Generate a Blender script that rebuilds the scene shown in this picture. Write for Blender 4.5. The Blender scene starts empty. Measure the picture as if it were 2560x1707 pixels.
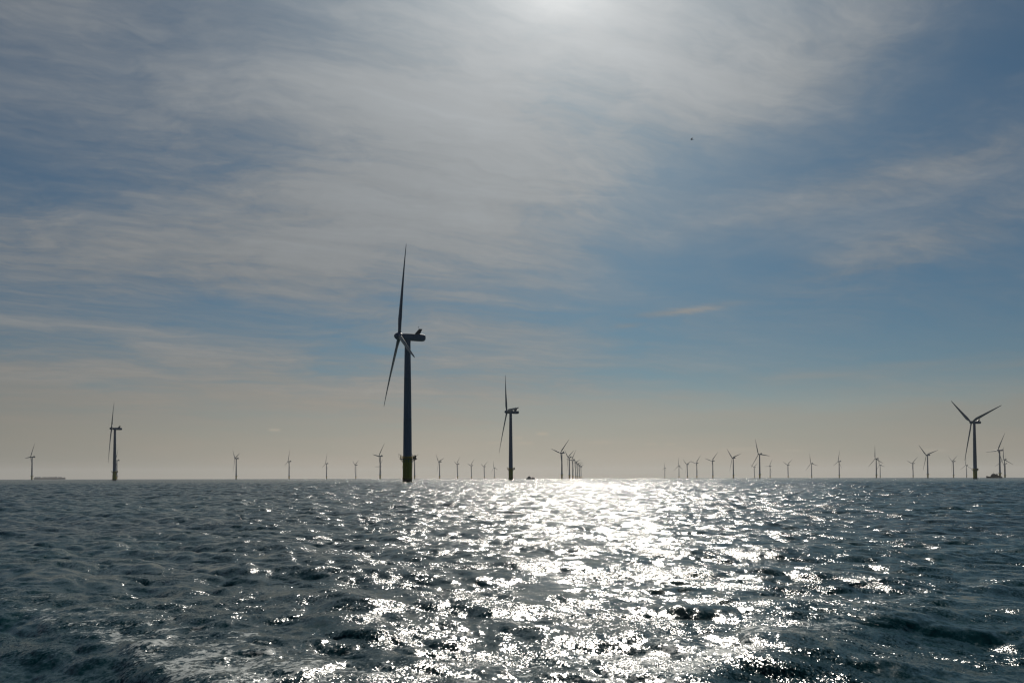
import bpy, bmesh, math, random
import numpy as np
from mathutils import Vector, Matrix

R = math.radians
scene = bpy.context.scene
COL = scene.collection

# ------------------------------------------------------------------ camera
F = 1849.0                  # focal length in photo pixels (2560 wide)
CAM_H = 2.0
CY = 1150.0                 # the lens axis sits low in the frame (rising-front crop: towers stay upright)
PITCH = math.atan((1195.2 - CY) / F)
ROLL = -0.0020
_f0 = Vector((0, math.cos(PITCH), math.sin(PITCH)))
_u0 = Vector((0, -math.sin(PITCH), math.cos(PITCH)))
_r0 = Vector((1, 0, 0))
RT = _r0 * math.cos(ROLL) + _u0 * math.sin(ROLL)
UP = _u0 * math.cos(ROLL) - _r0 * math.sin(ROLL)

cam_d = bpy.data.cameras.new('camera')
cam = bpy.data.objects.new('camera', cam_d)
COL.objects.link(cam)
cam_d.sensor_fit = 'HORIZONTAL'
cam_d.sensor_width = 36.0
cam_d.lens = 36.0 * F / 2560.0
cam_d.shift_y = (CY - 853.5) / 2560.0
cam_d.clip_start = 0.1
cam_d.clip_end = 60000.0
cam.matrix_world = Matrix(((RT.x, UP.x, -_f0.x, 0), (RT.y, UP.y, -_f0.y, 0), (RT.z, UP.z, -_f0.z, CAM_H), (0, 0, 0, 1)))
scene.camera = cam


def ray(px, py):
    d = _f0 + RT * ((px - 1280.0) / F) + UP * ((CY - py) / F)
    return d.normalized()


def azel(px, py):
    d = ray(px, py)
    return math.atan2(d.x, d.y), math.asin(d.z)


def ground(px, py):
    d = ray(px, py)
    t = CAM_H / -d.z
    return d.x * t, d.y * t


# ------------------------------------------------------------------ light
SUN_PX = (1410, -185)
sun_dir = ray(*SUN_PX)
SUN_AZ, SUN_EL = azel(*SUN_PX)
sun_d = bpy.data.lights.new('sun', 'SUN')
sun_d.energy = 4.0
sun_d.angle = R(0.53)
sun_d.color = (1.0, 0.93, 0.83)
sun = bpy.data.objects.new('sun', sun_d)
COL.objects.link(sun)
sun.rotation_euler = sun_dir.to_track_quat('Z', 'Y').to_euler()
sun.location = (0, 0, 300)

scene.view_settings.view_transform = 'Standard'
scene.view_settings.look = 'None'
scene.view_settings.exposure = 0.0
scene.view_settings.gamma = 1.0
scene.view_settings.use_curve_mapping = False
scene.cycles.use_denoising = True
scene.cycles.max_bounces = 6
scene.cycles.volume_bounces = 0
scene.cycles.caustics_reflective = False
scene.cycles.caustics_refractive = False
scene.cycles.sample_clamp_direct = 0.0
scene.cycles.sample_clamp_indirect = 8.0
scene.cycles.filter_width = 1.3


# ------------------------------------------------------------------ node maths
class X:
    """A socket with arithmetic; every operation adds a Math node."""
    tree = None

    def __init__(self, s):
        self.s = s

    @staticmethod
    def op(kind, *a, clamp=False):
        n = X.tree.nodes.new('ShaderNodeMath')
        n.operation = kind
        n.use_clamp = clamp
        for i, v in enumerate(a):
            if isinstance(v, X):
                X.tree.links.new(v.s, n.inputs[i])
            else:
                n.inputs[i].default_value = float(v)
        return X(n.outputs[0])

    def __add__(self, o): return X.op('ADD', self, o)
    __radd__ = __add__
    def __mul__(self, o): return X.op('MULTIPLY', self, o)
    __rmul__ = __mul__
    def __sub__(self, o): return X.op('SUBTRACT', self, o)
    def __rsub__(self, o): return X.op('SUBTRACT', o, self)
    def __truediv__(self, o): return X.op('DIVIDE', self, o)
    def __rtruediv__(self, o): return X.op('DIVIDE', o, self)
    def __pow__(self, o): return X.op('POWER', self, o)


def xexp(a): return X.op('EXPONENT', a)
def xclamp(a): return X.op('ADD', a, 0.0, clamp=True)


def smooth(a, lo, hi):
    n = X.tree.nodes.new('ShaderNodeMapRange')
    n.interpolation_type = 'SMOOTHSTEP'
    X.tree.links.new(a.s, n.inputs[0])
    n.inputs[1].default_value = lo
    n.inputs[2].default_value = hi
    return X(n.outputs[0])


def vec(x, y, z):
    n = X.tree.nodes.new('ShaderNodeCombineXYZ')
    for i, v in enumerate((x, y, z)):
        if isinstance(v, X):
            X.tree.links.new(v.s, n.inputs[i])
        else:
            n.inputs[i].default_value = v
    return n.outputs[0]


def noise(v, scale, detail=4.0, rough=0.5, lac=2.0, dist=0.0, out=0):
    n = X.tree.nodes.new('ShaderNodeTexNoise')
    X.tree.links.new(v, n.inputs['Vector'])
    n.inputs['Scale'].default_value = scale
    n.inputs['Detail'].default_value = detail
    n.inputs['Roughness'].default_value = rough
    n.inputs['Lacunarity'].default_value = lac
    n.inputs['Distortion'].default_value = dist
    return X(n.outputs[0]) if out == 0 else n.outputs[1]


def mixc(fac, a, b):
    n = X.tree.nodes.new('ShaderNodeMix')
    n.data_type = 'RGBA'
    n.clamp_factor = True
    X.tree.links.new(fac.s, n.inputs[0])
    for i, v in ((6, a), (7, b)):
        if isinstance(v, tuple):
            n.inputs[i].default_value = (*v, 1.0)
        else:
            X.tree.links.new(v, n.inputs[i])
    return n.outputs[2]


def scalec(c, f):
    n = X.tree.nodes.new('ShaderNodeVectorMath')
    n.operation = 'SCALE'
    if isinstance(c, tuple):
        n.inputs[0].default_value = c
    else:
        X.tree.links.new(c, n.inputs[0])
    if isinstance(f, X):
        X.tree.links.new(f.s, n.inputs['Scale'])
    else:
        n.inputs['Scale'].default_value = f
    return n.outputs[0]


def vop(kind, a, b):
    n = X.tree.nodes.new('ShaderNodeVectorMath')
    n.operation = kind
    for i, v in enumerate((a, b)):
        if isinstance(v, tuple):
            n.inputs[i].default_value = v
        else:
            X.tree.links.new(v, n.inputs[i])
    return n


# ------------------------------------------------------------------ sky
world = bpy.data.worlds.new('World')
scene.world = world
world.use_nodes = True
wt = world.node_tree
wt.nodes.clear()
X.tree = wt
SKY_K = 0.1
tc = wt.nodes.new('ShaderNodeTexCoord')
sep = wt.nodes.new('ShaderNodeSeparateXYZ')
wt.links.new(tc.outputs['Generated'], sep.inputs[0])
dx, dy, dz = (X(sep.outputs[i]) for i in range(3))
up = X.op('MAXIMUM', dz, 0.0)
az = X.op('ARCTAN2', dx, dy)
el = X.op('ARCSINE', dz)

sky = wt.nodes.new('ShaderNodeTexSky')
sky.sky_type = 'NISHITA'
sky.sun_disc = False
sky.sun_elevation = SUN_EL
sky.sun_rotation = SUN_AZ
sky.altitude = 0.0
sky.air_density = 1.0
sky.dust_density = 0.6
sky.ozone_density = 1.5
blue = vop('MULTIPLY', scalec(sky.outputs[0], 0.29), (0.53, 0.87, 1.02)).outputs[0]

# cloud layer seen in perspective: a flat sheet high above
inv = 1.0 / (up + 0.10)
cx = dx * inv
cy = dy * inv
# slow warp shared by everything
wv = vec(cx, cy, 3.0)
w1 = noise(wv, 0.55, 3.0, 0.5) - 0.5
w2 = noise(vec(cx, cy, 11.0), 0.55, 3.0, 0.5) - 0.5
# broad cloud masses by direction (azimuth, elevation), photo-pixel sized, warped
azw = az + w1 * 0.16
elw = el + w2 * 0.10


def blob(px, py, sx, sy, w, rot=0.0):
    a0, e0 = azel(px, py)
    c, s = math.cos(R(rot)), math.sin(R(rot))
    da = azw - a0
    de = elw - e0
    p = (da * (c * F / sx)) + (de * (s * F / sx))
    q = (de * (c * F / sy)) - (da * (s * F / sy))
    return xexp((p * p + q * q) * -1.0) * w


cover = None
for b in [
    # px,  py,  sx,  sy, weight, rotation      (cloud masses)
    (620, 560, 520, 200, 0.50, 10),
    (100, 680, 420, 120, 0.42, -4),
    (1150, 380, 460, 260, 0.50, 24),
    (930, 760, 420, 120, 0.36, -6),
    (1380, 60, 480, 360, 0.55, 0),
    (1950, 200, 430, 130, 0.42, 14),
    (2380, 420, 420, 50, 0.44, 8),
    (2500, 250, 260, 40, 0.22, 16),
    (2300, 635, 300, 40, 0.36, 10),
    (1950, 570, 500, 60, 0.16, 4),
    (420, 200, 700, 260, 0.22, 0),
    (60, 20, 220, 60, 0.25, 8),
    (1300, 560, 260, 260, 0.36, 30),
    (300, 930, 900, 80, 0.44, 4),
    (1100, 985, 500, 55, 0.42, 4),
    # gaps
    (60, 470, 260, 60, -0.20, -4),
    (560, 828, 420, 50, -0.28, -4),
    (2520, 100, 230, 160, -0.24, 10),
    (2100, 870, 600, 80, -0.20, 0),
    (1800, 650, 480, 110, -0.20, 6),
    (1700, 450, 250, 60, -0.18, 10),
]:
    t = blob(*b)
    cover = t if cover is None else cover + t

# wind-drawn streaks on the sheet
ang = R(20)
sxr = cx * math.cos(ang) + cy * math.sin(ang)
syr = cy * math.cos(ang) - cx * math.sin(ang)
w3 = noise(vec(cx, cy, 17.0), 1.9, 4.0, 0.55) - 0.5
w4 = noise(vec(cx, cy, 23.0), 1.9, 4.0, 0.55) - 0.5
st1 = noise(vec(sxr * 0.50 + w1 * 1.2 + w3 * 0.5, syr * 1.15 + w2 * 1.6 + w4 * 0.5, 1.0), 1.7, 8.0, 0.60, 2.1, 0.0) - 0.5
st2 = noise(vec(sxr * 0.42 + w2 * 1.3 + w4 * 0.6, syr * 1.7 + w1 * 1.2 + w3 * 0.6, 5.0), 5.5, 8.0, 0.66, 2.1, 0.0) - 0.5
st3 = noise(vec(sxr * 0.30 + w1 * 1.1 + w3 * 0.5, syr * 2.1 + w2 * 1.4 + w4 * 0.5, 9.0), 11.0, 6.0, 0.7, 2.1, 0.0) - 0.5
dens = cover * 0.78 + 0.19 + st1 * (cover * 1.6 + 1.3) + st2 * (cover * 0.9 + 0.36) + st3 * (cover * 0.7 + 0.2)
front = smooth(dy, -0.25, 0.35)
dens = smooth(dens * front, -0.20, 1.10)

# scattering angle from the sun
dot = vop('DOT_PRODUCT', tc.outputs['Generated'], tuple(sun_dir))
cosg = X(dot.outputs['Value'])
gam = X.op('ARCCOSINE', X.op('MINIMUM', cosg, 0.99999))
glow = xexp(gam * -4.2)
core = xexp((gam * gam) * (-1.0 / (0.06 * 0.06)))
veil = xexp((gam * gam) * (-1.0 / (0.24 * 0.24)))

# thin ice cloud, lit through by the sun: brighter towards it
cl = scalec((2.38, 2.57, 2.72), (glow * 1.1 + 0.80) * (1.0 + st1 * 0.7 + st2 * 0.40))
cl = vop('MULTIPLY', cl, mixc(xexp(up * -7.0), (1.0, 1.0, 1.0), (1.22, 1.04, 0.84))).outputs[0]
skyc = mixc(dens * 0.95, blue, cl)
# low bank of sea haze near the horizon, warm
hz = xexp((up * up) * (-1.0 / (0.096 * 0.096)))
hzn = noise(vec(az * 2.2 + w1 * 0.4, el * 17.0, 2.0), 1.6, 4.0, 0.5) - 0.5
hcol = scalec((3.88, 3.44, 2.78), xexp((az - SUN_AZ) * (az - SUN_AZ) * -2.6) * 0.46 + 0.66)
skyc = mixc((hz * 0.86 + hz * hzn * 0.9) * (front * 0.8 + 0.2), skyc, hcol)

# ragged top of a distant cloud bank
bank = 1.0 - smooth(el + hzn * 0.16 + w3 * 0.03 - (az - 0.15) * (az - 0.15) * 0.03, 0.082, 0.125)
skyc = mixc(bank * 0.42, skyc, scalec((3.20, 2.87, 2.42), xexp((az - SUN_AZ) * (az - SUN_AZ) * -2.6) * 0.40 + 0.66))

# small fair-weather puffs just above the horizon
puffs = None
for (px, py, sx, sy, w) in [
    (686, 1075, 13, 3.2, 0.4), (1356, 1084, 15, 4.0, 0.5), (1296, 1094, 10, 4.0, 0.3), (1312, 1107, 22, 3.4, 0.4),
    (1240, 1106, 20, 2.6, 0.3), (1503, 1105, 26, 3.2, 0.32), (1628, 1109, 15, 2.4, 0.32), (1675, 1110, 13, 2.4, 0.32),
    (1705, 1119, 9, 2.0, 0.25), (1850, 1122, 45, 4.0, 0.25), (1985, 1126, 25, 3.0, 0.2), (2330, 1126, 30, 3.0, 0.2),
]:
    a0, e0 = azel(px, py)
    p = (az - a0 + hzn * 0.004) * (F / sx)
    q = (el - e0 + hzn * 0.003) * (F / sy)
    t = xexp((p * p * p * p + q * q) * -1.0) * w
    puffs = t if puffs is None else puffs + t
skyc = mixc(puffs * 1.7, skyc, (4.0, 3.6, 2.9))
# two lone cirrus strokes lower in the blue
stroke = None
for (px, py, sx, sy, w) in [(1720, 774, 110, 9, 0.50), (1660, 780, 150, 7, 0.25), (1570, 815, 42, 6, 0.34), (1130, 820, 110, 6, 0.22), (2200, 668, 150, 8, 0.25)]:
    a0, e0 = azel(px, py)
    p = (az - a0) * (F / sx)
    q = (el - e0 - (az - a0) * 0.07 + st3 * 0.012 + w3 * 0.01) * (F / sy)
    t = xexp((p * p + q * q) * -1.0) * w
    stroke = t if stroke is None else stroke + t
skyc = mixc(stroke * (1.0 + st2 * 3.0), skyc, cl)

# aureole of the sun seen through the veil
au = scalec((1.0, 0.95, 0.88), core * 6.5 + veil * 1.4 + xexp(gam * -7.0) * 1.2)
skyc = vop('ADD', skyc, au).outputs[0]
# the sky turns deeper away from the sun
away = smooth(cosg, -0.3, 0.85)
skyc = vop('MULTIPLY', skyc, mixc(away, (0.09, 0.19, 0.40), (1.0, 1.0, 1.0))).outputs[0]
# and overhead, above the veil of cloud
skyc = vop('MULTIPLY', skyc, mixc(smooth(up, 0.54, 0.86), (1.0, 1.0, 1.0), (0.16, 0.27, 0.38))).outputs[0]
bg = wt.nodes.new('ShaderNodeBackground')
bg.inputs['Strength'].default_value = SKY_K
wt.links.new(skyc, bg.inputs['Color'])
wo = wt.nodes.new('ShaderNodeOutputWorld')
wt.links.new(bg.outputs[0], wo.inputs['Surface'])
world.cycles.sampling_method = 'NONE'      # no bright core in the sky itself: the lamp is the sun


# ------------------------------------------------------------------ materials
def new_mat(name):
    m = bpy.data.materials.new(name)
    m.use_nodes = True
    X.tree = m.node_tree
    b = m.node_tree.nodes['Principled BSDF']
    return m, b


def paint(name, col, rough=0.45, var=0.10, scale=0.6, spec=0.4, streak=True, metal=0.0):
    """Painted steel with uneven weathering and rain streaks."""
    m, b = new_mat(name)
    t = m.node_tree
    co = t.nodes.new('ShaderNodeTexCoord').outputs['Object']
    mp = t.nodes.new('ShaderNodeMapping')
    mp.inputs['Scale'].default_value = (2.5, 2.5, 0.12) if streak else (1, 1, 1)
    t.links.new(co, mp.inputs[0])
    f = noise(mp.outputs[0], scale, 6.0, 0.6)
    dark = tuple(c * (1 - 2.2 * var) for c in col)
    light = tuple(min(1.0, c * (1 + 1.2 * var)) for c in col)
    c = mixc(smooth(f, 0.3, 0.7), dark, light)
    t.links.new(c, b.inputs['Base Color'])
    g = noise(co, scale * 4, 3.0, 0.5)
    t.links.new((g * 0.25 + (rough - 0.12)).s, b.inputs['Roughness'])
    b.inputs['Specular IOR Level'].default_value = spec
    b.inputs['Metallic'].default_value = metal
    return m


M = {}
M['grey'] = paint('grey_paint', (0.22, 0.29, 0.37), 0.5)
M['blade'] = paint('blade_gelcoat', (0.30, 0.31, 0.32), 0.5, 0.08, 0.25, streak=False)
M['dark'] = paint('dark_metal', (0.10, 0.11, 0.12), 0.55, 0.15, 1.5, streak=False)
M['galv'] = paint('galvanised_steel', (0.20, 0.205, 0.20), 0.5, 0.15, 1.5, streak=False)
M['hullblue'] = paint('hull_navy', (0.03, 0.05, 0.10), 0.4, 0.12, 0.4)
M['hullblack'] = paint('hull_black', (0.02, 0.022, 0.026), 0.5, 0.15, 0.3)
M['white'] = paint('ship_white', (0.42, 0.42, 0.41), 0.4, 0.10, 0.5)
M['rust'] = paint('deck_red', (0.20, 0.05, 0.03), 0.6, 0.15, 0.6)
M['orange'] = paint('deck_orange', (0.35, 0.10, 0.03), 0.6, 0.12, 0.6)
M['box1'] = paint('container_blue', (0.05, 0.12, 0.25), 0.6, 0.1, 0.2)
M['box2'] = paint('container_grey', (0.12, 0.16, 0.22), 0.6, 0.1, 0.2)
M['glass'] = paint('window_glass', (0.02, 0.025, 0.03), 0.2, 0.1, 0.5, spec=0.6, streak=False)
M['bird'] = paint('feathers', (0.05, 0.05, 0.055), 0.8, 0.2, 6.0, streak=False)

# yellow transition piece with weed and splash-zone stain at the foot
m, b = new_mat('yellow_paint')
t = m.node_tree
co = t.nodes.new('ShaderNodeTexCoord').outputs['Object']
s = t.nodes.new('ShaderNodeSeparateXYZ')
t.links.new(co, s.inputs[0])
f = noise(vec(X(s.outputs[0]) * 1.6, X(s.outputs[1]) * 1.6, X(s.outputs[2]) * 0.18), 0.7, 6.0, 0.62)
c = mixc(smooth(f, 0.32, 0.68), (0.62, 0.41, 0.015), (0.80, 0.56, 0.02))
weed = 1.0 - smooth(X(s.outputs[2]) + noise(co, 0.9, 4.0, 0.6) * 2.0, 2.0, 3.6)
c = mixc(weed * 0.85, c, (0.055, 0.045, 0.02))
t.links.new(c, b.inputs['Base Color'])
b.inputs['Roughness'].default_value = 0.55
M['yellow'] = m


# ------------------------------------------------------------------ mesh helpers
def link(name, bm, mat, parent=None, smooth_angle=40):
    me = bpy.data.meshes.new(name)
    bmesh.ops.recalc_face_normals(bm, faces=bm.faces)
    bm.to_mesh(me)
    bm.free()
    me.materials.append(mat)
    if smooth_angle:
        me.polygons.foreach_set('use_smooth', [True] * len(me.polygons))
        me.set_sharp_from_angle(angle=R(smooth_angle))
    o = bpy.data.objects.new(name, me)
    COL.objects.link(o)
    if parent:
        o.parent = parent
    return o


def empty(name, loc=(0, 0, 0)):
    o = bpy.data.objects.new(name, None)
    o.empty_display_size = 1.0
    o.location = loc
    COL.objects.link(o)
    return o


def tag(o, label, cat, group=None):
    o['label'] = label
    o['category'] = cat
    if group:
        o['group'] = group


def ring_skin(bm, rings, caps=True):
    vs = [[bm.verts.new(p) for p in r] for r in rings]
    n = len(rings[0])
    for a, b_ in zip(vs, vs[1:]):
        for i in range(n):
            bm.faces.new((a[i], a[(i + 1) % n], b_[(i + 1) % n], b_[i]))
    if caps:
        bm.faces.new(vs[0][::-1])
        bm.faces.new(vs[-1])


def lathe(bm, prof, n=32, axis='z', at=(0, 0, 0)):
    rings = []
    for (r, h) in prof:
        rr = []
        for i in range(n):
            a = 2 * math.pi * i / n
            p = (r * math.cos(a), r * math.sin(a), h) if axis == 'z' else (h, r * math.cos(a), r * math.sin(a))
            rr.append((p[0] + at[0], p[1] + at[1], p[2] + at[2]))
        rings.append(rr)
    ring_skin(bm, rings)


def tube(bm, p, q, r=0.05, n=6, r2=None):
    p, q = Vector(p), Vector(q)
    d = (q - p).normalized()
    s = d.orthogonal().normalized()
    u = d.cross(s)
    r2 = r if r2 is None else r2
    rings = [[pt + (s * math.cos(2 * math.pi * i / n) + u * math.sin(2 * math.pi * i / n)) * rad for i in range(n)]
             for pt, rad in ((p, r), (q, r2))]
    ring_skin(bm, rings)


def box(bm, x0, x1, y0, y1, z0, z1, bevel=0.0, taper=(0, 0, 0, 0)):
    """Box whose top edges may be pulled in (taper: x0, x1, y0, y1 inset at the top)."""
    t0, t1, t2, t3 = taper
    pts = [(x0, y0, z0), (x1, y0, z0), (x1, y1, z0), (x0, y1, z0),
           (x0 + t0, y0 + t2, z1), (x1 - t1, y0 + t2, z1), (x1 - t1, y1 - t3, z1), (x0 + t0, y1 - t3, z1)]
    v = [bm.verts.new(p) for p in pts]
    fs = [bm.faces.new([v[i] for i in q]) for q in
          ((3, 2, 1, 0), (4, 5, 6, 7), (0, 1, 5, 4), (1, 2, 6, 5), (2, 3, 7, 6), (3, 0, 4, 7))]
    if bevel:
        es = list({e for f_ in fs for e in f_.edges})
        bmesh.ops.bevel(bm, geom=es, offset=bevel, segments=2, affect='EDGES', profile=0.6)


# ------------------------------------------------------------------ the wind turbine (metres; +X points upwind)
HUB_Z = 83.0


def blade_mesh():
    bm = bmesh.new()
    rings = []
    zs = [0.9, 2.2, 3.6, 5.5, 8, 11, 15, 20, 25, 30, 35, 40, 45, 49, 52, 54.2, 55.4, 56]
    for z in zs:
        s = z / 56.0
        if z < 3:
            ch, th = 2.1, 2.1
        else:
            k = min(1.0, (z - 2.2) / 8.8)
            k = k * k * (3 - 2 * k)
            full = 3.3 * (1 - max(0.0, (z - 11) / 45.0)) ** 0.9 + 0.75
            ch = 2.1 + (full - 2.1) * k if z < 11 else full
            th = 2.1 + (ch * 0.36 - 2.1) * k if z < 11 else ch * (0.40 - 0.06 * s)
        if z > 54.9:
            ch *= max(0.15, (56.2 - z) / 1.4)
            th *= max(0.2, (56.2 - z) / 1.4)
        tw = R(17 * (1 - s) ** 1.5 + 6)
        bend = -0.7 * s ** 3
        pts = []
        n = 14
        for i in range(n):
            a = 2 * math.pi * i / n
            cc = math.cos(a)
            e = 1.0 if z < 3 else (0.55 + 0.45 * (1 + cc) / 2) if cc < 0 else 1.0
            y = cc * 0.5 * ch + (0.0 if z < 3 else -ch * 0.18)
            x = math.sin(a) * 0.5 * th * e
            pts.append((x * math.cos(tw) - y * math.sin(tw) + bend, x * math.sin(tw) + y * math.cos(tw), z * 1.03))
        rings.append(pts)
    ring_skin(bm, rings)
    return bm


def make_turbine():
    root = empty('wind_turbine')
    bm = bmesh.new()                                            # tapered steel tower in three cans
    lathe(bm, [(2.55, 14.2), (2.55, 14.6), (2.50, 14.7), (2.28, 36.0), (2.32, 36.05), (2.32, 36.3), (2.27, 36.35),
               (1.98, 59.0), (2.02, 59.05), (2.02, 59.3), (1.97, 59.35), (1.66, 80.0), (1.75, 80.1), (1.75, 81.1)], 36)
    tower = link('tower', bm, M['grey'], root)
    bm = bmesh.new()                                            # tower door
    box(bm, -0.45, 0.45, -2.62, -2.45, 14.9, 17.0, 0.04)
    door = link('door', bm, M['dark'], tower)

    bm = bmesh.new()                                            # yellow transition piece on the monopile
    lathe(bm, [(2.78, -9.0), (2.78, 1.9), (2.82, 2.0), (2.82, 2.5), (2.66, 2.6), (2.66, 12.6), (2.9, 13.0), (2.9, 13.35), (2.66, 13.4), (2.66, 14.2)], 36)
    tp = link('transition_piece', bm, M['yellow'], root)
    bm = bmesh.new()                                            # boat landing on the left face with its ladder
    for y in (-0.9, 0.9):
        tube(bm, (3.5, y, -4.0), (3.5, y, 8.2), 0.16, 8)
        for z in (1.0, 4.5, 7.8):
            tube(bm, (3.5, y, z), (2.6, y * 0.8, z), 0.12, 6)
    for y in (-0.3, 0.3):
        tube(bm, (3.25, y, -3.0), (3.05, y, 13.0), 0.05, 6)
    for k in range(28):
        z = -2.0 + k * 0.52
        tube(bm, (3.22, -0.3, z), (3.22, 0.3, z), 0.03, 5)
    box(bm, 2.66, 3.9, -1.2, 1.2, 7.9, 8.05)
    for y in (-1.15, 1.15):
        tube(bm, (3.85, y, 8.0), (3.85, y, 9.2), 0.05, 6)
    tube(bm, (3.85, -1.15, 9.2), (3.85, 1.15, 9.2), 0.05, 6)
    bmesh.ops.rotate(bm, verts=bm.verts, cent=(0, 0, 0), matrix=Matrix.Rotation(R(52), 3, 'Z'))
    link('boat_landing', bm, M['yellow'], tp)

    # work platform: octagonal deck on brackets
    bm = bmesh.new()
    def octa(r, z):
        return [(r * math.cos(R(22.5 + 45 * i)), r * math.sin(R(22.5 + 45 * i)), z) for i in range(8)]
    ring_skin(bm, [octa(2.9, 13.05), octa(4.5, 13.05), octa(4.5, 13.42), octa(2.9, 13.42)], caps=False)
    for i in range(8):
        a = R(45 * i)
        c, s_ = math.cos(a), math.sin(a)
        tube(bm, (2.66 * c, 2.66 * s_, 11.3), (4.2 * c, 4.2 * s_, 13.05), 0.14, 6)
    box(bm, -5.2, -4.0, -1.5, 1.5, 13.06, 13.40)
    v = [bm.verts.new(p) for p in ((-5.2, -0.2, 13.05), (-4.0, -0.2, 13.05), (-4.0, -0.2, 12.2), (-5.2, 0.2, 13.05), (-4.0, 0.2, 13.05), (-4.0, 0.2, 12.2))]
    for q in ((0, 1, 2), (5, 4, 3), (0, 3, 4, 1), (1, 4, 5, 2), (2, 5, 3, 0)):
        bm.faces.new([v[i] for i in q])
    deck = link('platform', bm, M['galv'], root)
    bm = bmesh.new()
    ring = octa(4.4, 0)
    for i in range(8):
        p, q = Vector(ring[i]), Vector(ring[(i + 1) % 8])
        for j in range(3):
            c = p.lerp(q, j / 3)
            tube(bm, (c.x, c.y, 13.4), (c.x, c.y, 14.65), 0.05, 5)
        for z in (13.9, 14.3, 14.65):
            tube(bm, (p.x, p.y, z), (q.x, q.y, z), 0.045, 5)
    link('railing', bm, M['yellow'], deck)
    bm = bmesh.new()                                            # lifting crane folded along the deck edge
    tube(bm, (3.9, 1.2, 13.4), (3.9, 1.2, 15.4), 0.16, 8)
    tube(bm, (3.9, 1.2, 15.3), (5.0, -0.9, 15.9), 0.12, 8, 0.07)
    tube(bm, (5.0, -0.9, 15.9), (5.0, -0.9, 13.9), 0.035, 5)
    tube(bm, (3.9, 1.2, 14.2), (4.5, 0.05, 15.55), 0.06, 6)
    link('davit_crane', bm, M['dark'], deck)
    bm = bmesh.new()                                            # equipment cabinets on the far side
    box(bm, -4.8, -3.7, -1.1, 0.9, 13.42, 15.3, 0.06)
    box(bm, -3.95, -3.0, 0.3, 1.8, 13.42, 14.9, 0.05)
    link('cabinet', bm, M['dark'], deck)

    # nacelle: rounded long body
    bm = bmesh.new()
    prof = [(3.30, 1.20, 1.20), (3.22, 1.65, 1.55), (2.7, 1.75, 1.75), (-1.0, 1.85, 1.95), (-6.0, 1.90, 2.0), (-8.6, 1.90, 1.98), (-9.7, 1.7, 1.65), (-10.2, 1.2, 1.1), (-10.25, 0.6, 0.5)]
    rings = []
    for (x, hy, hz_) in prof:
        rr = []
        for i in range(28):
            a = 2 * math.pi * i / 28
            c, s_ = math.cos(a), math.sin(a)
            e = 0.45
            rr.append((x, hy * math.copysign(abs(c) ** e, c), HUB_Z - 0.15 + hz_ * math.copysign(abs(s_) ** e, s_)))
        rings.append(rr)
    ring_skin(bm, rings)
    lathe(bm, [(1.72, 80.7), (1.72, 81.6)], 32)
    nac = link('nacelle', bm, M['grey'], root, 30)
    bm = bmesh.new()                                            # cooler leaning back on the roof
    top = HUB_Z + 1.72
    for y0, y1 in ((-1.85, -1.6), (1.6, 1.85), (-1.6, 1.6)):
        d = 0.0 if y1 - y0 < 1 else 0.16
        pts = [(-3.9 - d, top), (-6.9 + d, top), (-8.2 + d, top + 2.9 - d), (-6.3 - d, top + 2.9 - d)]
        lo = [bm.verts.new((x, y0, z)) for x, z in pts]
        hi = [bm.verts.new((x, y1, z)) for x, z in pts]
        bm.faces.new(lo)
        bm.faces.new(hi[::-1])
        for i in range(4):
            bm.faces.new((lo[i], hi[i], hi[(i + 1) % 4], lo[(i + 1) % 4]))
    link('cooler', bm, M['dark'], nac, 20)
    bm = bmesh.new()                                            # wind mast and light
    tube(bm, (-6.4, 0.0, top + 2.7), (-6.4, 0.0, top + 4.6), 0.06, 6)
    tube(bm, (-6.4, -0.6, top + 4.1), (-6.4, 0.6, top + 4.1), 0.04, 6)
    tube(bm, (-6.4, 0.55, top + 4.1), (-6.4, 0.55, top + 4.5), 0.09, 8)
    tube(bm, (-6.4, -0.55, top + 4.1), (-6.4, -0.55, top + 4.5), 0.09, 8)
    link('wind_vane', bm, M['dark'], nac)

    # spinner and three blades
    bm = bmesh.new()
    lathe(bm, [(1.5, -1.3), (1.9, -1.2), (2.1, -0.4), (2.15, 0.4), (2.0, 1.3), (1.6, 2.1), (1.0, 2.7), (0.45, 3.0), (0.05, 3.08)], 32, 'x')
    hub = link('hub', bm, M['grey'], root, 50)
    hub.location = (4.75, 0, HUB_Z)
    b0 = link('blade', blade_mesh(), M['blade'], hub, 60)
    for k in (1, 2):
        c = b0.copy()
        COL.objects.link(c)
        c.parent = hub
        c.rotation_euler = (-R(120 * k), 0, 0)
    return root


def copy_tree(o, parent=None):
    c = o.copy()
    COL.objects.link(c)
    if parent:
        c.parent = parent
    for ch in list(o.children):
        copy_tree(ch, c)
    return c


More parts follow.
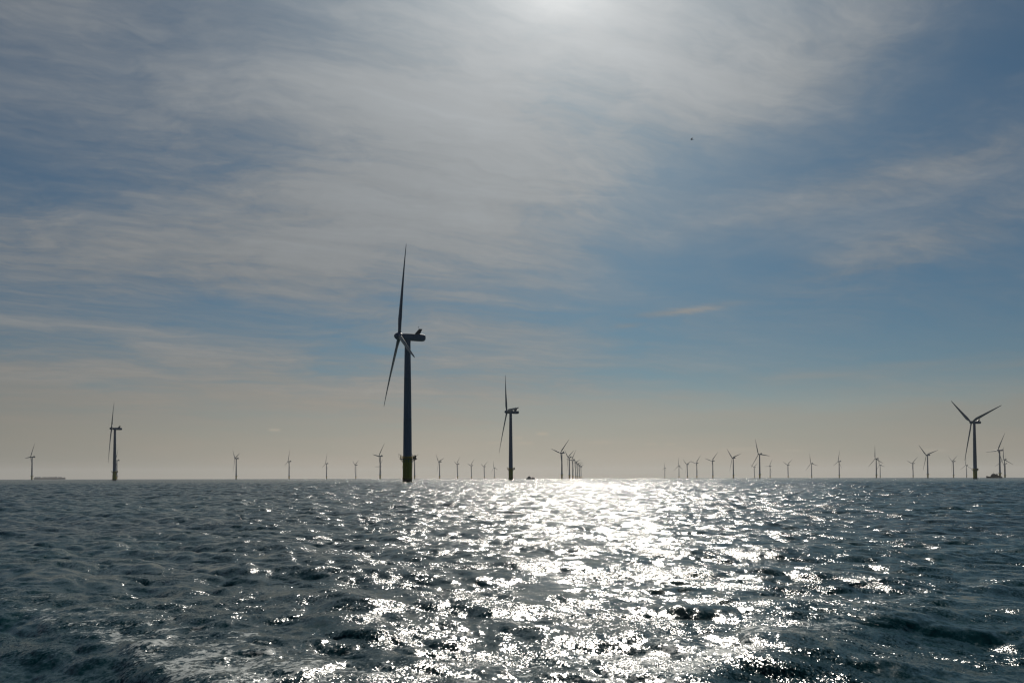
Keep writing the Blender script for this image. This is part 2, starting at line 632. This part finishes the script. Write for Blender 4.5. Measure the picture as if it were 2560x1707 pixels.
# tower px, hub py, opening angle of the rotor, angle of a blade from upright, label
TURBINES = [
    (1018.6, 842.0, 10, -9, 'nearest and by far the largest wind turbine, tower left of the middle, wide yellow foot'),
    (1277.0, 1029.8, 13.5, -30, 'second largest turbine, just left of the small boat in the sun glitter, rotor almost edge-on'),
    (2438.0, 1055.3, 50, 69.5, 'large turbine near the right edge whose three blades open wide in a Y'),
    (286.0, 1071.2, -1, 47, 'tall turbine at the far left seen edge-on, a thin upright blade above its long nacelle'),
    (79.5, 1142.0, 22, 27, 'leftmost turbine of all, beside the hazy cargo ship on the horizon'),
    (292.0, 1150.5, 15, 20, 'tiny turbine half hidden behind the tall edge-on tower at the far left'),
    (590.3, 1145.7, 18, -50, 'lone small turbine in the wide gap right of the tall left one'),
    (722.6, 1153.1, 17, 10, 'small turbine second in the row between the tall left turbine and the largest'),
    (816.1, 1158.4, 20, 8, 'small turbine third in the row between the tall left turbine and the largest'),
    (889.5, 1162.0, 23, 60, 'smaller turbine with blades in an even Y, two places left of the largest turbine'),
    (950.3, 1139.7, 26, 38, 'mid-sized turbine next left of the largest one, with a blade reaching left'),
    (950.4, 1165.9, 37, 30, 'distant turbine hidden by the tower next left of the largest, only a level blade showing'),
    (1036.5, 1146.5, 20, 71, 'turbine hidden behind the platform of the largest one, slim tower at its right side'),
    (1099.0, 1154.1, 25, -47, 'first and biggest of the five little turbines between the two largest ones'),
    (1144.0, 1159.3, 19, 47, 'second of the five little turbines between the two largest ones'),
    (1178.6, 1163.4, 26, 46, 'middle one of the five little turbines between the two largest ones'),
    (1211.0, 1166.0, 28, 54, 'fourth of the five little turbines between the two largest, two blades in a V'),
    (1235.9, 1168.8, 32, -14, 'smallest and last of the five little turbines, close left of the second largest turbine'),
    (1404.7, 1131.5, 35, 45, 'front and tallest turbine of the receding file right of the middle, long blade pointing left'),
    (1423.4, 1142.9, 22, -56, 'second turbine of the receding file right of the middle, two blades raised in a V'),
    (1432.1, 1149.8, 27, 36, 'third turbine of the receding file, its level blade crossing the tower on its left'),
    (1439.6, 1156.3, 30, 74, 'fourth turbine of the receding file, in the middle of the seven'),
    (1444.3, 1160.8, 30, 74, 'fifth turbine of the receding file right of the middle'),
    (1448.8, 1164.3, 30, 66, 'sixth turbine of the receding file, last but one'),
    (1452.7, 1166.8, 30, 70, 'hindmost and smallest turbine of the receding file right of the middle'),
    (1662.0, 1169.9, 25, 5, 'tiniest turbine, first on the left end of the long right-hand row beyond the glitter'),
    (1697.6, 1164.2, 38, -3, 'second turbine of the right-hand row, one blade straight up and two drooping'),
    (1718.6, 1160.6, 35, -53, 'third turbine of the right-hand row, right blade touching its taller neighbour'),
    (1742.2, 1157.2, 38, 41, 'fourth turbine of the right-hand row, a near level blade touching its shorter neighbour'),
    (1782.2, 1151.8, 39, 44, 'fifth turbine of the right-hand row, standing clear with a blade up to the right'),
    (1833.6, 1144.4, 38, -46, 'sixth turbine of the right-hand row, next left of the tall one with level right blade'),
    (1886.4, 1167.5, 35, 55, 'tiny turbine under the lower left blade of the tall one with level right blade'),
    (1899.5, 1135.0, 42, -22, 'tall turbine in the right-hand row with a level right blade, between two tiny ones'),
    (1925.5, 1164.8, 38, 28, 'small turbine just right of the tall one with level right blade, left blade level'),
    (1970.5, 1161.8, 36, 54, 'small turbine alone in the gap, its bright nacelle and one faint blade to the left'),
    (2029.2, 1157.8, 44, -15, 'turbine with one blade up and two spread low, between two with a slanting left blade'),
    (2098.3, 1152.9, 27, 8, 'turbine with an upright blade and one slanting down left, alone before a wide gap'),
    (2191.1, 1146.2, 40, -8, 'taller turbine of the overlapping pair left of the big right-hand turbine'),
    (2200.7, 1162.3, 40, -18, 'shorter turbine of the overlapping pair, just behind its taller neighbour'),
    (2282.9, 1158.0, 42, 50, 'small turbine close left of a taller one with blades in a wide Y'),
    (2319.6, 1137.4, 48, -47, 'mid-sized turbine with blades in a wide Y, second tallest left of the big right-hand turbine'),
    (2384.0, 1153.0, 28, 60, 'small narrow Y turbine between the mid-sized Y turbine and the big right-hand one'),
    (2416.5, 1162.3, 50, -3, 'small turbine right beside the red-footed big tower, under its lower blade'),
    (2500.0, 1125.3, 41, 27, 'tall turbine at the right edge standing behind the dark ship, level left blade'),
    (2512.0, 1148.1, 57, -5, 'rightmost turbine, in front, with one blade up and two drooping wide'),
    (2513.5, 1158.6, 12, 20, 'rightmost tiny turbine almost wholly hidden behind another tower, nacelle peeping out'),
]

proto = None
for (px, hub_py, opening, phi, label) in TURBINES:
    root = make_turbine() if proto is None else copy_tree(proto)
    if proto is None:
        proto = root
    y_h = 1197.8 - 5.2 * px / 2560.0
    a, _ = azel(px, y_h)
    d = ray(px, hub_py)
    dist = (HUB_Z - CAM_H) / (d.z / math.hypot(d.x, d.y))
    root.location = (dist * math.sin(a), dist * math.cos(a), 0.0)
    beta = a + R(270) - math.asin(math.sin(R(opening)) * math.cos(a))                                  # azimuth the rotor looks to (upwind)
    root.rotation_euler = (0, 0, math.atan2(math.cos(beta), math.sin(beta)))
    hub = [c for c in root.children if c.name.split('.')[0] == 'hub'][0]
    hub.rotation_euler = (-R(phi), R(-4.8), 0)
    tag(root, label, 'wind turbine', 'wind turbines standing across the sea')


# ------------------------------------------------------------------ vessels
def place(root, px, dist, heading_az):
    a, _ = azel(px, 1195.0)
    root.location = (dist * math.sin(a), dist * math.cos(a), 0.0)
    root.rotation_euler = (0, 0, math.atan2(math.cos(heading_az), math.sin(heading_az)))
    return a


def hull_mesh(bm, secs, n=5):
    """secs: (x, half width at deck, half width at waterline, keel z, deck z)"""
    rings = []
    for (x, wd, ww, zk, zd) in secs:
        pts = [(x, 0, zk), (x, ww * 0.75, zk + 0.25 * (0 - zk)), (x, ww, 0.1), (x, wd, zd), (x, -wd, zd), (x, -ww, 0.1), (x, -ww * 0.75, zk + 0.25 * (0 - zk))]
        rings.append(pts)
    ring_skin(bm, rings)


# crew boat in the glitter, bow to the right
boat = empty('crew_boat')
bm = bmesh.new()
for s_ in (-1, 1):                                               # twin hulls
    rings = []
    for (x, w, zk, zd) in [(-8.2, 0.95, -0.7, 1.55), (-7.9, 1.05, -0.9, 1.6), (-2, 1.15, -1.0, 1.65), (3, 1.1, -0.95, 1.9), (6, 0.75, -0.7, 2.25), (7.6, 0.35, -0.1, 2.5), (8.6, 0.08, 1.5, 2.7)]:
        y = s_ * 2.2
        rings.append([(x, y, zk), (x, y + w * 0.8, zk * 0.3), (x, y + w, zd), (x, y - w, zd), (x, y - w * 0.8, zk * 0.3)])
    ring_skin(bm, rings)
rings = [[(x, -2.4, z0), (x, 2.4, z0), (x, 2.4, z1), (x, -2.4, z1)] for x, z0, z1 in [(-8.1, 0.9, 1.56), (0, 0.9, 1.7), (6.6, 1.5, 2.2)]]
ring_skin(bm, rings)
link('hull', bm, M['hullblue'], boat, 30)
bm = bmesh.new()
box(bm, -6.2, 1.8, -2.5, 2.5, 1.62, 4.3, 0.15, (0.35, 0.5, 0.15, 0.15))
box(bm, -4.9, 0.6, -1.9, 1.9, 4.3, 5.9, 0.12, (0.5, 0.75, 0.15, 0.15))
cab = link('cabin', bm, M['white'], boat, 30)
bm = bmesh.new()
for y in (-1.92, 1.86):
    box(bm, -4.2, -0.2, y, y + 0.06, 4.75, 5.5)
    box(bm, -5.3, 0.9, y * 1.31 if y < 0 else y * 1.32, (y * 1.31 if y < 0 else y * 1.32) + 0.06, 2.9, 3.7)
link('window', bm, M['glass'], cab, 0)
bm = bmesh.new()
tube(bm, (-2.4, 0, 5.9), (-2.6, 0, 8.2), 0.09, 6)
tube(bm, (-2.5, -0.9, 7.2), (-2.5, 0.9, 7.2), 0.06, 6)
box(bm, -3.1, -1.9, -0.25, 0.25, 6.5, 6.75, 0.05)
link('mast', bm, M['dark'], boat)
bm = bmesh.new()                                                 # cargo on the foredeck
box(bm, 3.3, 6.4, -1.6, 1.6, 2.2, 3.9, 0.08, (0.4, 0.5, 0.1, 0.1))
link('deck_cargo', bm, M['rust'], boat, 30)
bm = bmesh.new()
tube(bm, (4.2, 0.6, 3.9), (4.5, 0.6, 5.5), 0.12, 6)
tube(bm, (4.5, 0.6, 5.4), (6.4, 0.4, 4.6), 0.09, 6)
link('deck_crane', bm, M['dark'], boat)
bm = bmesh.new()
for s_ in (-1, 1):
    pts = [(x, s_ * y, z) for x, y, z in ((-8.0, 3.0, 2.5), (-6.4, 3.1, 2.5), (2.0, 3.1, 2.7), (6.0, 2.9, 3.2), (8.2, 2.2, 3.5))]
    for p, q in zip(pts, pts[1:]):
        tube(bm, p, q, 0.05, 5)
    for p in pts:
        tube(bm, (p[0], p[1], p[2] - 1.0), p, 0.04, 5)
link('railing', bm, M['galv'], boat)
a = place(boat, 1326, 1480, R(90 + 8))
tag(boat, 'small crew boat with a high cabin in the sun glitter beside the second largest turbine', 'boat')

# dark supply ship at the right edge, bow to the left
ship = empty('supply_ship')
bm = bmesh.new()
hull_mesh(bm, [(-17.5, 3.6, 3.0, -1.0, 3.0), (-16, 4.0, 3.6, -2.0, 3.0), (-4, 4.3, 4.1, -2.4, 3.0), (6, 4.2, 3.8, -2.4, 3.6), (12, 3.4, 2.2, -2.2, 4.6), (16.5, 1.4, 0.6, -1.6, 5.4), (18.8, 0.12, 0.06, -0.6, 6.0)])
link('hull', bm, M['hullblack'], ship, 30)
bm = bmesh.new()
box(bm, -12.5, 9.5, -3.6, 3.6, 3.1, 6.8, 0.2, (1.2, 0.8, 0.1, 0.1))
box(bm, -7.5, 8.3, -3.2, 3.2, 6.8, 9.6, 0.2, (1.5, 0.8, 0.15, 0.15))
sup = link('superstructure', bm, M['hullblack'], ship, 30)
bm = bmesh.new()
box(bm, -2.2, 6.2, -2.7, 2.7, 9.6, 11.6, 0.15, (0.5, 0.9, 0.2, 0.2))
wh = link('wheelhouse', bm, M['hullblue'], ship, 30)
bm = bmesh.new()
for y in (-2.66, 2.60):
    box(bm, -1.4, 4.9, y, y + 0.06, 10.3, 11.0)
link('window', bm, M['glass'], wh, 0)
bm = bmesh.new()
tube(bm, (2.2, 0, 11.5), (2.0, 0, 17.0), 0.22, 8, 0.12)
tube(bm, (2.1, -1.6, 14.6), (2.1, 1.6, 14.6), 0.1, 6)
box(bm, 1.3, 2.7, -0.4, 0.4, 13.2, 13.7, 0.08)
link('mast', bm, M['dark'], ship)
bm = bmesh.new()
box(bm, -6.6, -4.2, -2.6, -1.2, 9.6, 12.2, 0.15, (0.3, 0.2, 0.1, 0.1))
box(bm, -6.6, -4.2, 1.2, 2.6, 9.6, 12.2, 0.15, (0.3, 0.2, 0.1, 0.1))
link('funnel', bm, M['dark'], ship, 30)
bm = bmesh.new()
box(bm, -16.0, -13.2, -2.6, 2.6, 3.05, 4.8, 0.1)
link('deck_cargo', bm, M['dark'], ship, 30)
place(ship, 2486.5, 2350, azel(2486, 1195)[0] + R(-90 - 6))
tag(ship, 'dark supply ship low on the horizon by the tall turbine at the right edge', 'ship')

# far container ship fading into the haze
cs = empty('cargo_ship')
bm = bmesh.new()
hull_mesh(bm, [(-140, 13, 9, -8, 17), (-134, 17, 14, -11, 17), (-60, 18, 18, -12, 16), (80, 18, 18, -12, 16), (118, 13, 9, -12, 18), (136, 4, 1.5, -10, 21), (142, 0.4, 0.2, -3, 22)])
link('hull', bm, M['hullblue'], cs, 30)
bm = bmesh.new()
box(bm, 54, 66, -16, 16, 16, 27, 0.5, (0, 0, 0, 0))
box(bm, 52, 67, -20, 20, 27, 29.5, 0.4, (0, 0, 0, 0))
link('bridge', bm, M['box2'], cs, 30)
bm = bmesh.new()
box(bm, -92, -80, -9, 9, 16, 27, 0.5, (1, 1, 1, 1))
link('funnel', bm, M['box1'], cs, 30)
rnd = random.Random(5)
for k, x in enumerate(range(-128, 112, 16)):
    if 48 <= x <= 66 or -96 <= x <= -78:
        continue
    bm = bmesh.new()
    for r_ in range(6):
        h = rnd.choice([1, 2, 3, 3]) * 2.6
        if x > 96:
            h = 5.4
        box(bm, x, x + 13.5, -16.2 + 5.4 * r_, -16.2 + 5.4 * r_ + 5.2, 17, 17 + h)
    link('container_stack', bm, M['box1'] if k % 2 else M['box2'], cs, 0)
place(cs, 124, 9000, azel(124, 1195)[0] + R(90 + 12))
tag(cs, 'long pale cargo ship faded by haze on the left horizon', 'ship')

# gull high in the sky
bm = bmesh.new()
for rings in ([[(-0.30, 0.0), (0.010, 0.012)], [(-0.22, 0.0), (0.055, 0.05)], [(-0.05, 0.0), (0.095, 0.085)], [(0.10, 0.0), (0.085, 0.08)], [(0.18, 0.01), (0.06, 0.058)], [(0.24, 0.02), (0.055, 0.05)], [(0.30, 0.012), (0.025, 0.022)], [(0.37, 0.0), (0.006, 0.006)]],):
    ring_skin(bm, [[(p[0], r_[0] * math.cos(2 * math.pi * i / 10), p[1] + r_[1] * math.sin(2 * math.pi * i / 10)) for i in range(10)] for p, r_ in rings])
for s_ in (-1, 1):
    rings = []
    for (y, z, x, ch, th) in [(0.05, 0.03, 0.05, 0.26, 0.05), (0.25, 0.14, 0.10, 0.24, 0.035), (0.45, 0.20, 0.11, 0.20, 0.028), (0.70, 0.14, 0.02, 0.14, 0.018), (0.92, 0.05, -0.10, 0.05, 0.008)]:
        rings.append([(x + ch * 0.5 * math.cos(2 * math.pi * i / 8), s_ * y, z + th * math.sin(2 * math.pi * i / 8)) for i in range(8)])
    ring_skin(bm, rings)
rings = [[(x, w, z), (x, -w, z), (x, -w, z - 0.012), (x, w, z - 0.012)] for x, w, z in [(-0.24, 0.04, 0.01), (-0.40, 0.10, 0.0), (-0.46, 0.11, 0.0)]]
ring_skin(bm, rings)
bird = link('gull', bm, M['bird'], None, 60)
d = ray(1730, 349)
bird.location = d * 215.0 + Vector((0, 0, CAM_H))
bird.rotation_euler = (R(-38), R(-10), R(155))
bird.scale = (1.15, 1.15, 1.15)
tag(bird, 'tiny dark gull banking alone high in the sky', 'bird')


# ------------------------------------------------------------------ the sea
def spectrum_tile(n, L, kmin, kmax, seed, alpha=0.020, kp=1.05, wind=None):
    rng = np.random.default_rng(seed)
    k1 = np.fft.fftfreq(n, d=L / n) * 2 * np.pi
    kx, ky = np.meshgrid(k1, k1, indexing='xy')
    k = np.hypot(kx, ky)
    k[0, 0] = 1e-6
    th = np.arctan2(ky, kx) - wind
    D = (0.30 + 0.70 * np.cos(th) ** 4 * 8 / 3) / (2 * np.pi)
    psi = 0.5 * alpha * k ** -4 * np.exp(-1.25 * (kp / k) ** 2) * D * 1.0
    psi[(k < kmin) | (k >= kmax)] = 0.0
    dk = 2 * np.pi / L
    amp = np.sqrt(2 * psi) * dk / np.sqrt(2)
    hh = amp * (rng.standard_normal((n, n)) + 1j * rng.standard_normal((n, n)))
    h = np.fft.ifft2(hh).real * n * n
    ax = np.fft.ifft2(-1j * kx / k * hh).real * n * n
    ay = np.fft.ifft2(-1j * ky / k * hh).real * n * n
    mss = float(np.sum(psi * k * k) * dk * dk)
    return h.astype(np.float32), ax.astype(np.float32), ay.astype(np.float32), mss


def sample(field, L, x, y):
    n = field.shape[0]
    u = (x / L) % 1.0 * n
    v = (y / L) % 1.0 * n
    i = np.floor(u).astype(np.int64) % n
    j = np.floor(v).astype(np.int64) % n
    fu = (u - np.floor(u)).astype(np.float32)
    fv = (v - np.floor(v)).astype(np.float32)
    i1, j1 = (i + 1) % n, (j + 1) % n
    f = field
    return (f[j, i] * (1 - fu) + f[j, i1] * fu) * (1 - fv) + (f[j1, i] * (1 - fu) + f[j1, i1] * fu) * fv


WIND = R(90 - 42)                       # waves run to the right and away
STEP = 0.0043
r = [2.5]
while r[-1] < 2200:
    r.append(r[-1] * (1 + STEP))
while r[-1] < 14000:
    r.append(r[-1] * 1.06)
r = np.array(r)
af = np.radians(np.arange(-45, 45.001, 0.06))
ac = np.radians(np.arange(46, 314.5, 1.5))
ang_ = np.concatenate([af, ac])
nr, na = len(r), len(ang_)
RR, AA = np.meshgrid(r, ang_, indexing='ij')
rj = np.random.default_rng(3)
x0 = (RR * np.sin(AA)).ravel()
y0 = (RR * np.cos(AA)).ravel()
rad = RR.ravel()
spac = rad * STEP
spac = np.where(AA.ravel() > af[-1] + 1e-6, np.maximum(spac, rad * R(1.5)), spac)

Z = np.zeros_like(x0)
DX = np.zeros_like(x0)
DY = np.zeros_like(x0)
lost = np.zeros_like(x0)

# calm slick (upwelling behind the propellers)
gx, gy = ground(1350, 1462)
cu = (x0 - gx) + 0.22 * np.sin(2.1 * y0 + 0.6) + 0.12 * np.sin(5.3 * y0 + 3.1 * x0)
cv = (y0 - gy) + 0.55 * np.sin(3.3 * x0 + 1.0) + 0.25 * np.sin(7.1 * x0 + 2.0 * y0)
calm = np.exp(-((cu / 0.55) ** 2 + (cv / 1.7) ** 2) ** 2) * 0.9


def seg_dist(pts):
    best = np.full_like(x0, 1e9)
    side = np.zeros_like(x0)
    along = np.zeros_like(x0)
    acc = 0.0
    for (ax_, ay_), (bx_, by_) in zip(pts, pts[1:]):
        vx, vy = bx_ - ax_, by_ - ay_
        ln = math.hypot(vx, vy)
        tt = np.clip(((x0 - ax_) * vx + (y0 - ay_) * vy) / ln ** 2, 0, 1)
        ex, ey = x0 - (ax_ + tt * vx), y0 - (ay_ + tt * vy)
        dd = np.hypot(ex, ey)
        s_ = np.sign(vx * (y0 - ay_) - vy * (x0 - ax_))
        better = dd < best
        best = np.where(better, dd, best)
        side = np.where(better, s_, side)
        along = np.where(better, acc + tt * ln, along)
        acc += ln
    return best, side, along


wl = [(-0.5, 4.5), ground(480, 1690), ground(330, 1622), ground(150, 1560), ground(-60, 1500), ground(-500, 1420)]
wr = [(0.5, 4.5), ground(1700, 1690), ground(1960, 1610), ground(2120, 1568), ground(2260, 1522), ground(2560, 1450)]
dl, sl, tl = seg_dist(wl)
dr_, sr, tr = seg_dist(wr)
inside = ((sl < 0) | (dl > 50)) & (sr > 0) & (y0 > 0) & (y0 < 60)
yin = np.clip((30 - rad) / 22, 0, 1)

foam = np.zeros_like(x0)
ridge = np.zeros_like(x0)
for (d_, s_, t_) in ((dl, -sl, tl), (dr_, sr, tr)):
    # s_ > 0 is inside the V
    fade = np.exp(-t_ / 9.0) * np.clip(t_ / 2.0, 0, 1)
    sd = d_ * s_
    ridge += 0.10 * fade * np.exp(-(sd / 0.60) ** 2) - 0.03 * fade * np.exp(-((sd + 1.3) / 0.8) ** 2)
    foam += fade * np.where(sd > 0, np.exp(-(sd / 1.1) ** 2), np.exp(-(sd / 0.18) ** 2)) * 1.05
edge = np.minimum(np.where(sl < 0, dl, -dl), np.where(sr > 0, dr_, -dr_))
edge = np.clip((edge + 0.3) / 1.8, 0, 1)
churn = edge * edge * (3 - 2 * edge) * np.clip((17 - rad) / 9, 0, 1) * (y0 > 0)
foam += churn * 0.20
Z += ridge

for (n, L, k0, k1_, seed, s0, s1, chop) in ((1024, 121.0, 0.08, 4.8, 11, 1.9, 5.7, 1.25), (1024, 26.0, 4.8, 21.0, 12, 0.07, 0.27, 0.95), (1024, 6.2, 21.0, 190.0, 13, 0.015, 0.07, 0.9)):
    h, ax_, ay_, mss = spectrum_tile(n, L, k0, k1_, seed, alpha=0.019 if L > 100 else (0.032 if L > 20 else 0.016), wind=WIND)
    w = np.clip((s1 - spac) / (s1 - s0), 0, 1)
    lost += mss * (1 - w * w)
    c, s_ = math.cos(0.37 * seed), math.sin(0.37 * seed)
    boost = 1.0 - 0.8 * calm * (0 if L > 100 else 1)
    boost = boost * (1 + 0.22 * churn * (1 if L < 100 else -0.8))
    Z += w * boost * sample(h, L, x0 + seed, y0 + 5 * seed)
    DX += chop * w * boost * sample(ax_, L, x0 + seed, y0 + 5 * seed)
    DY += chop * w * boost * sample(ay_, L, x0 + seed, y0 + 5 * seed)
    if L > 100:
        big = w * sample(h, L, x0 + seed, y0 + 5 * seed)
# short chop kept as real relief where the fine waves are too small for the mesh
h, ax_, ay_, mss = spectrum_tile(1024, 9.7, 45.0, 120.0, 21, wind=WIND)
lev = np.log2(np.maximum(spac / 0.02, 1.0))
need = np.sqrt(np.clip(lost, 0, None) / mss) * 0.85 * (1 - 0.8 * calm)
fadeout = np.clip((420 - rad) / 150, 0, 1)
lev = np.minimum(lev, 6.0)
for k in range(0, 8):
    wk = np.clip(1 - np.abs(lev - k), 0, 1)
    idx = np.nonzero(wk * fadeout > 0)[0]
    if not len(idx):
        continue
    f = 2.0 ** k
    g = (np.sqrt(wk) * need * fadeout)[idx]
    Z[idx] += g * f * sample(h, 9.7 * f, x0[idx] + 3.1 * k, y0[idx] + 7.7 * k)
    DX[idx] += 0.8 * g * f * sample(ax_, 9.7 * f, x0[idx] + 3.1 * k, y0[idx] + 7.7 * k)
    DY[idx] += 0.8 * g * f * sample(ay_, 9.7 * f, x0[idx] + 3.1 * k, y0[idx] + 7.7 * k)
lost = lost * (1 - 0.45 * fadeout)
# a little whitewater on the highest crests
foam += np.clip((big - 0.20) / 0.08, 0, 1) * 0.30
lost += 0.012                                                   # capillary ripples finer than the mesh
rip = np.sqrt(lost) * (1 - 0.75 * calm) * (1 + 0.35 * churn)

co = np.empty((nr * na + 1, 3), dtype=np.float32)
co[:-1, 0] = x0 + DX
co[:-1, 1] = y0 + DY
co[:-1, 2] = Z
co[-1] = (0, 0, -0.3)
ii, jj = np.meshgrid(np.arange(nr - 1), np.arange(na), indexing='ij')
j2 = (jj + 1) % na
quads = np.stack([ii * na + jj, ii * na + j2, (ii + 1) * na + j2, (ii + 1) * na + jj], axis=-1).reshape(-1, 4)
quads = quads[:, ::-1]
jf = np.arange(na)
tris = np.stack([np.full(na, nr * na), (jf + 1) % na, jf], axis=-1)
me = bpy.data.meshes.new('sea')
nq, nt = len(quads), len(tris)
me.vertices.add(len(co))
me.vertices.foreach_set('co', co.ravel())
me.loops.add(nq * 4 + nt * 3)
me.loops.foreach_set('vertex_index', np.concatenate([quads.ravel(), tris.ravel()]).astype(np.int32))
me.polygons.add(nq + nt)
me.polygons.foreach_set('loop_start', np.concatenate([np.arange(nq) * 4, nq * 4 + np.arange(nt) * 3]).astype(np.int32))
me.polygons.foreach_set('use_smooth', np.ones(nq + nt, dtype=bool))
for nm, arr in (('ripple', rip), ('foam', foam), ('slick', calm)):
    at = me.attributes.new(nm, 'FLOAT', 'POINT')
    at.data.foreach_set('value', np.append(arr, 0.0).astype(np.float32))
me.update(calc_edges=True)
me.validate()
sea = bpy.data.objects.new('sea', me)
sea['kind'] = 'structure'
COL.objects.link(sea)

m, b = new_mat('sea_water')
t = m.node_tree
geo = t.nodes.new('ShaderNodeNewGeometry')
pos = geo.outputs['Position']


def attr(name):
    n = t.nodes.new('ShaderNodeAttribute')
    n.attribute_name = name
    return X(n.outputs['Fac'])


ripple, foam_a, slick = attr('ripple'), attr('foam'), attr('slick')
mp = t.nodes.new('ShaderNodeMapping')
mp.inputs['Rotation'].default_value = (0, 0, -WIND)
mp.inputs['Scale'].default_value = (1.25, 0.8, 1.0)
t.links.new(pos, mp.inputs[0])
nc = noise(mp.outputs[0], 1.1, 7.0, 0.85, 2.15, 0.0, out=1)
dv = vop('SUBTRACT', nc, (0.5, 0.5, 0.5)).outputs[0]
dv = vop('MULTIPLY', dv, (1.0, 1.0, 0.0)).outputs[0]
dv = scalec(dv, ripple * 11.0)
# cat's-paw ripples a few centimetres long
nf = noise(mp.outputs[0], 26.0, 3.0, 0.75, 2.2, 0.0, out=1)
df = vop('SUBTRACT', nf, (0.5, 0.5, 0.5)).outputs[0]
df = vop('MULTIPLY', df, (1.0, 1.0, 0.0)).outputs[0]
gust = smooth(noise(pos, 0.55, 3.0, 0.6), 0.36, 0.64)
dv = vop('ADD', dv, scalec(df, (gust * 1.6 + 0.3) * (ripple * 4.4 + 0.72) * (1.0 - slick * 0.85))).outputs[0]
nn = vop('ADD', geo.outputs['Normal'], dv).outputs[0]
nrm = t.nodes.new('ShaderNodeVectorMath')
nrm.operation = 'NORMALIZE'
t.links.new(nn, nrm.inputs[0])
t.links.new(nrm.outputs[0], b.inputs['Normal'])
patch = noise(pos, 0.05, 3.0, 0.5)
t.links.new(mixc(smooth(patch, 0.35, 0.65), (0.0006, 0.0210, 0.0265), (0.0012, 0.0320, 0.0370)), b.inputs['Base Color'])
b.inputs['Roughness'].default_value = 0.165
b.inputs['IOR'].default_value = 1.333
# foam lace
f1 = noise(pos, 2.6, 8.0, 0.72, 2.2, 0.35)
f2 = noise(pos, 14.0, 5.0, 0.7, 2.0, 0.2)
lace = smooth(foam_a + (f1 - 0.5) * 2.6 + (f2 - 0.5) * 2.4, 0.56, 0.84) * smooth(foam_a, 0.03, 0.3)
fb = t.nodes.new('ShaderNodeBsdfPrincipled')
fb.inputs['Base Color'].default_value = (0.55, 0.60, 0.60, 1)
fb.inputs['Roughness'].default_value = 0.6
t.links.new(nrm.outputs[0], fb.inputs['Normal'])
mx = t.nodes.new('ShaderNodeMixShader')
t.links.new((lace * 0.5).s, mx.inputs[0])
t.links.new(b.outputs[0], mx.inputs[1])
t.links.new(fb.outputs[0], mx.inputs[2])
t.links.new(mx.outputs[0], t.nodes['Material Output'].inputs['Surface'])
me.materials.append(m)

# ------------------------------------------------------------------ haze over the sea
HAZE = True
if HAZE:
    bm = bmesh.new()
    box(bm, -15000, 15000, -15000, 15000, -14.0, 200.0)
    m = bpy.data.materials.new('sea_haze')
    m.use_nodes = True
    t = m.node_tree
    t.nodes.clear()
    pv = t.nodes.new('ShaderNodeVolumePrincipled')
    pv.inputs['Color'].default_value = (0.88, 0.91, 0.93, 1)
    pv.inputs['Density'].default_value = 3.2e-5
    pv.inputs['Anisotropy'].default_value = 0.25
    o = t.nodes.new('ShaderNodeOutputMaterial')
    t.links.new(pv.outputs[0], o.inputs['Volume'])
    hz_o = link('haze', bm, m, None, 0)
    hz_o['kind'] = 'stuff'
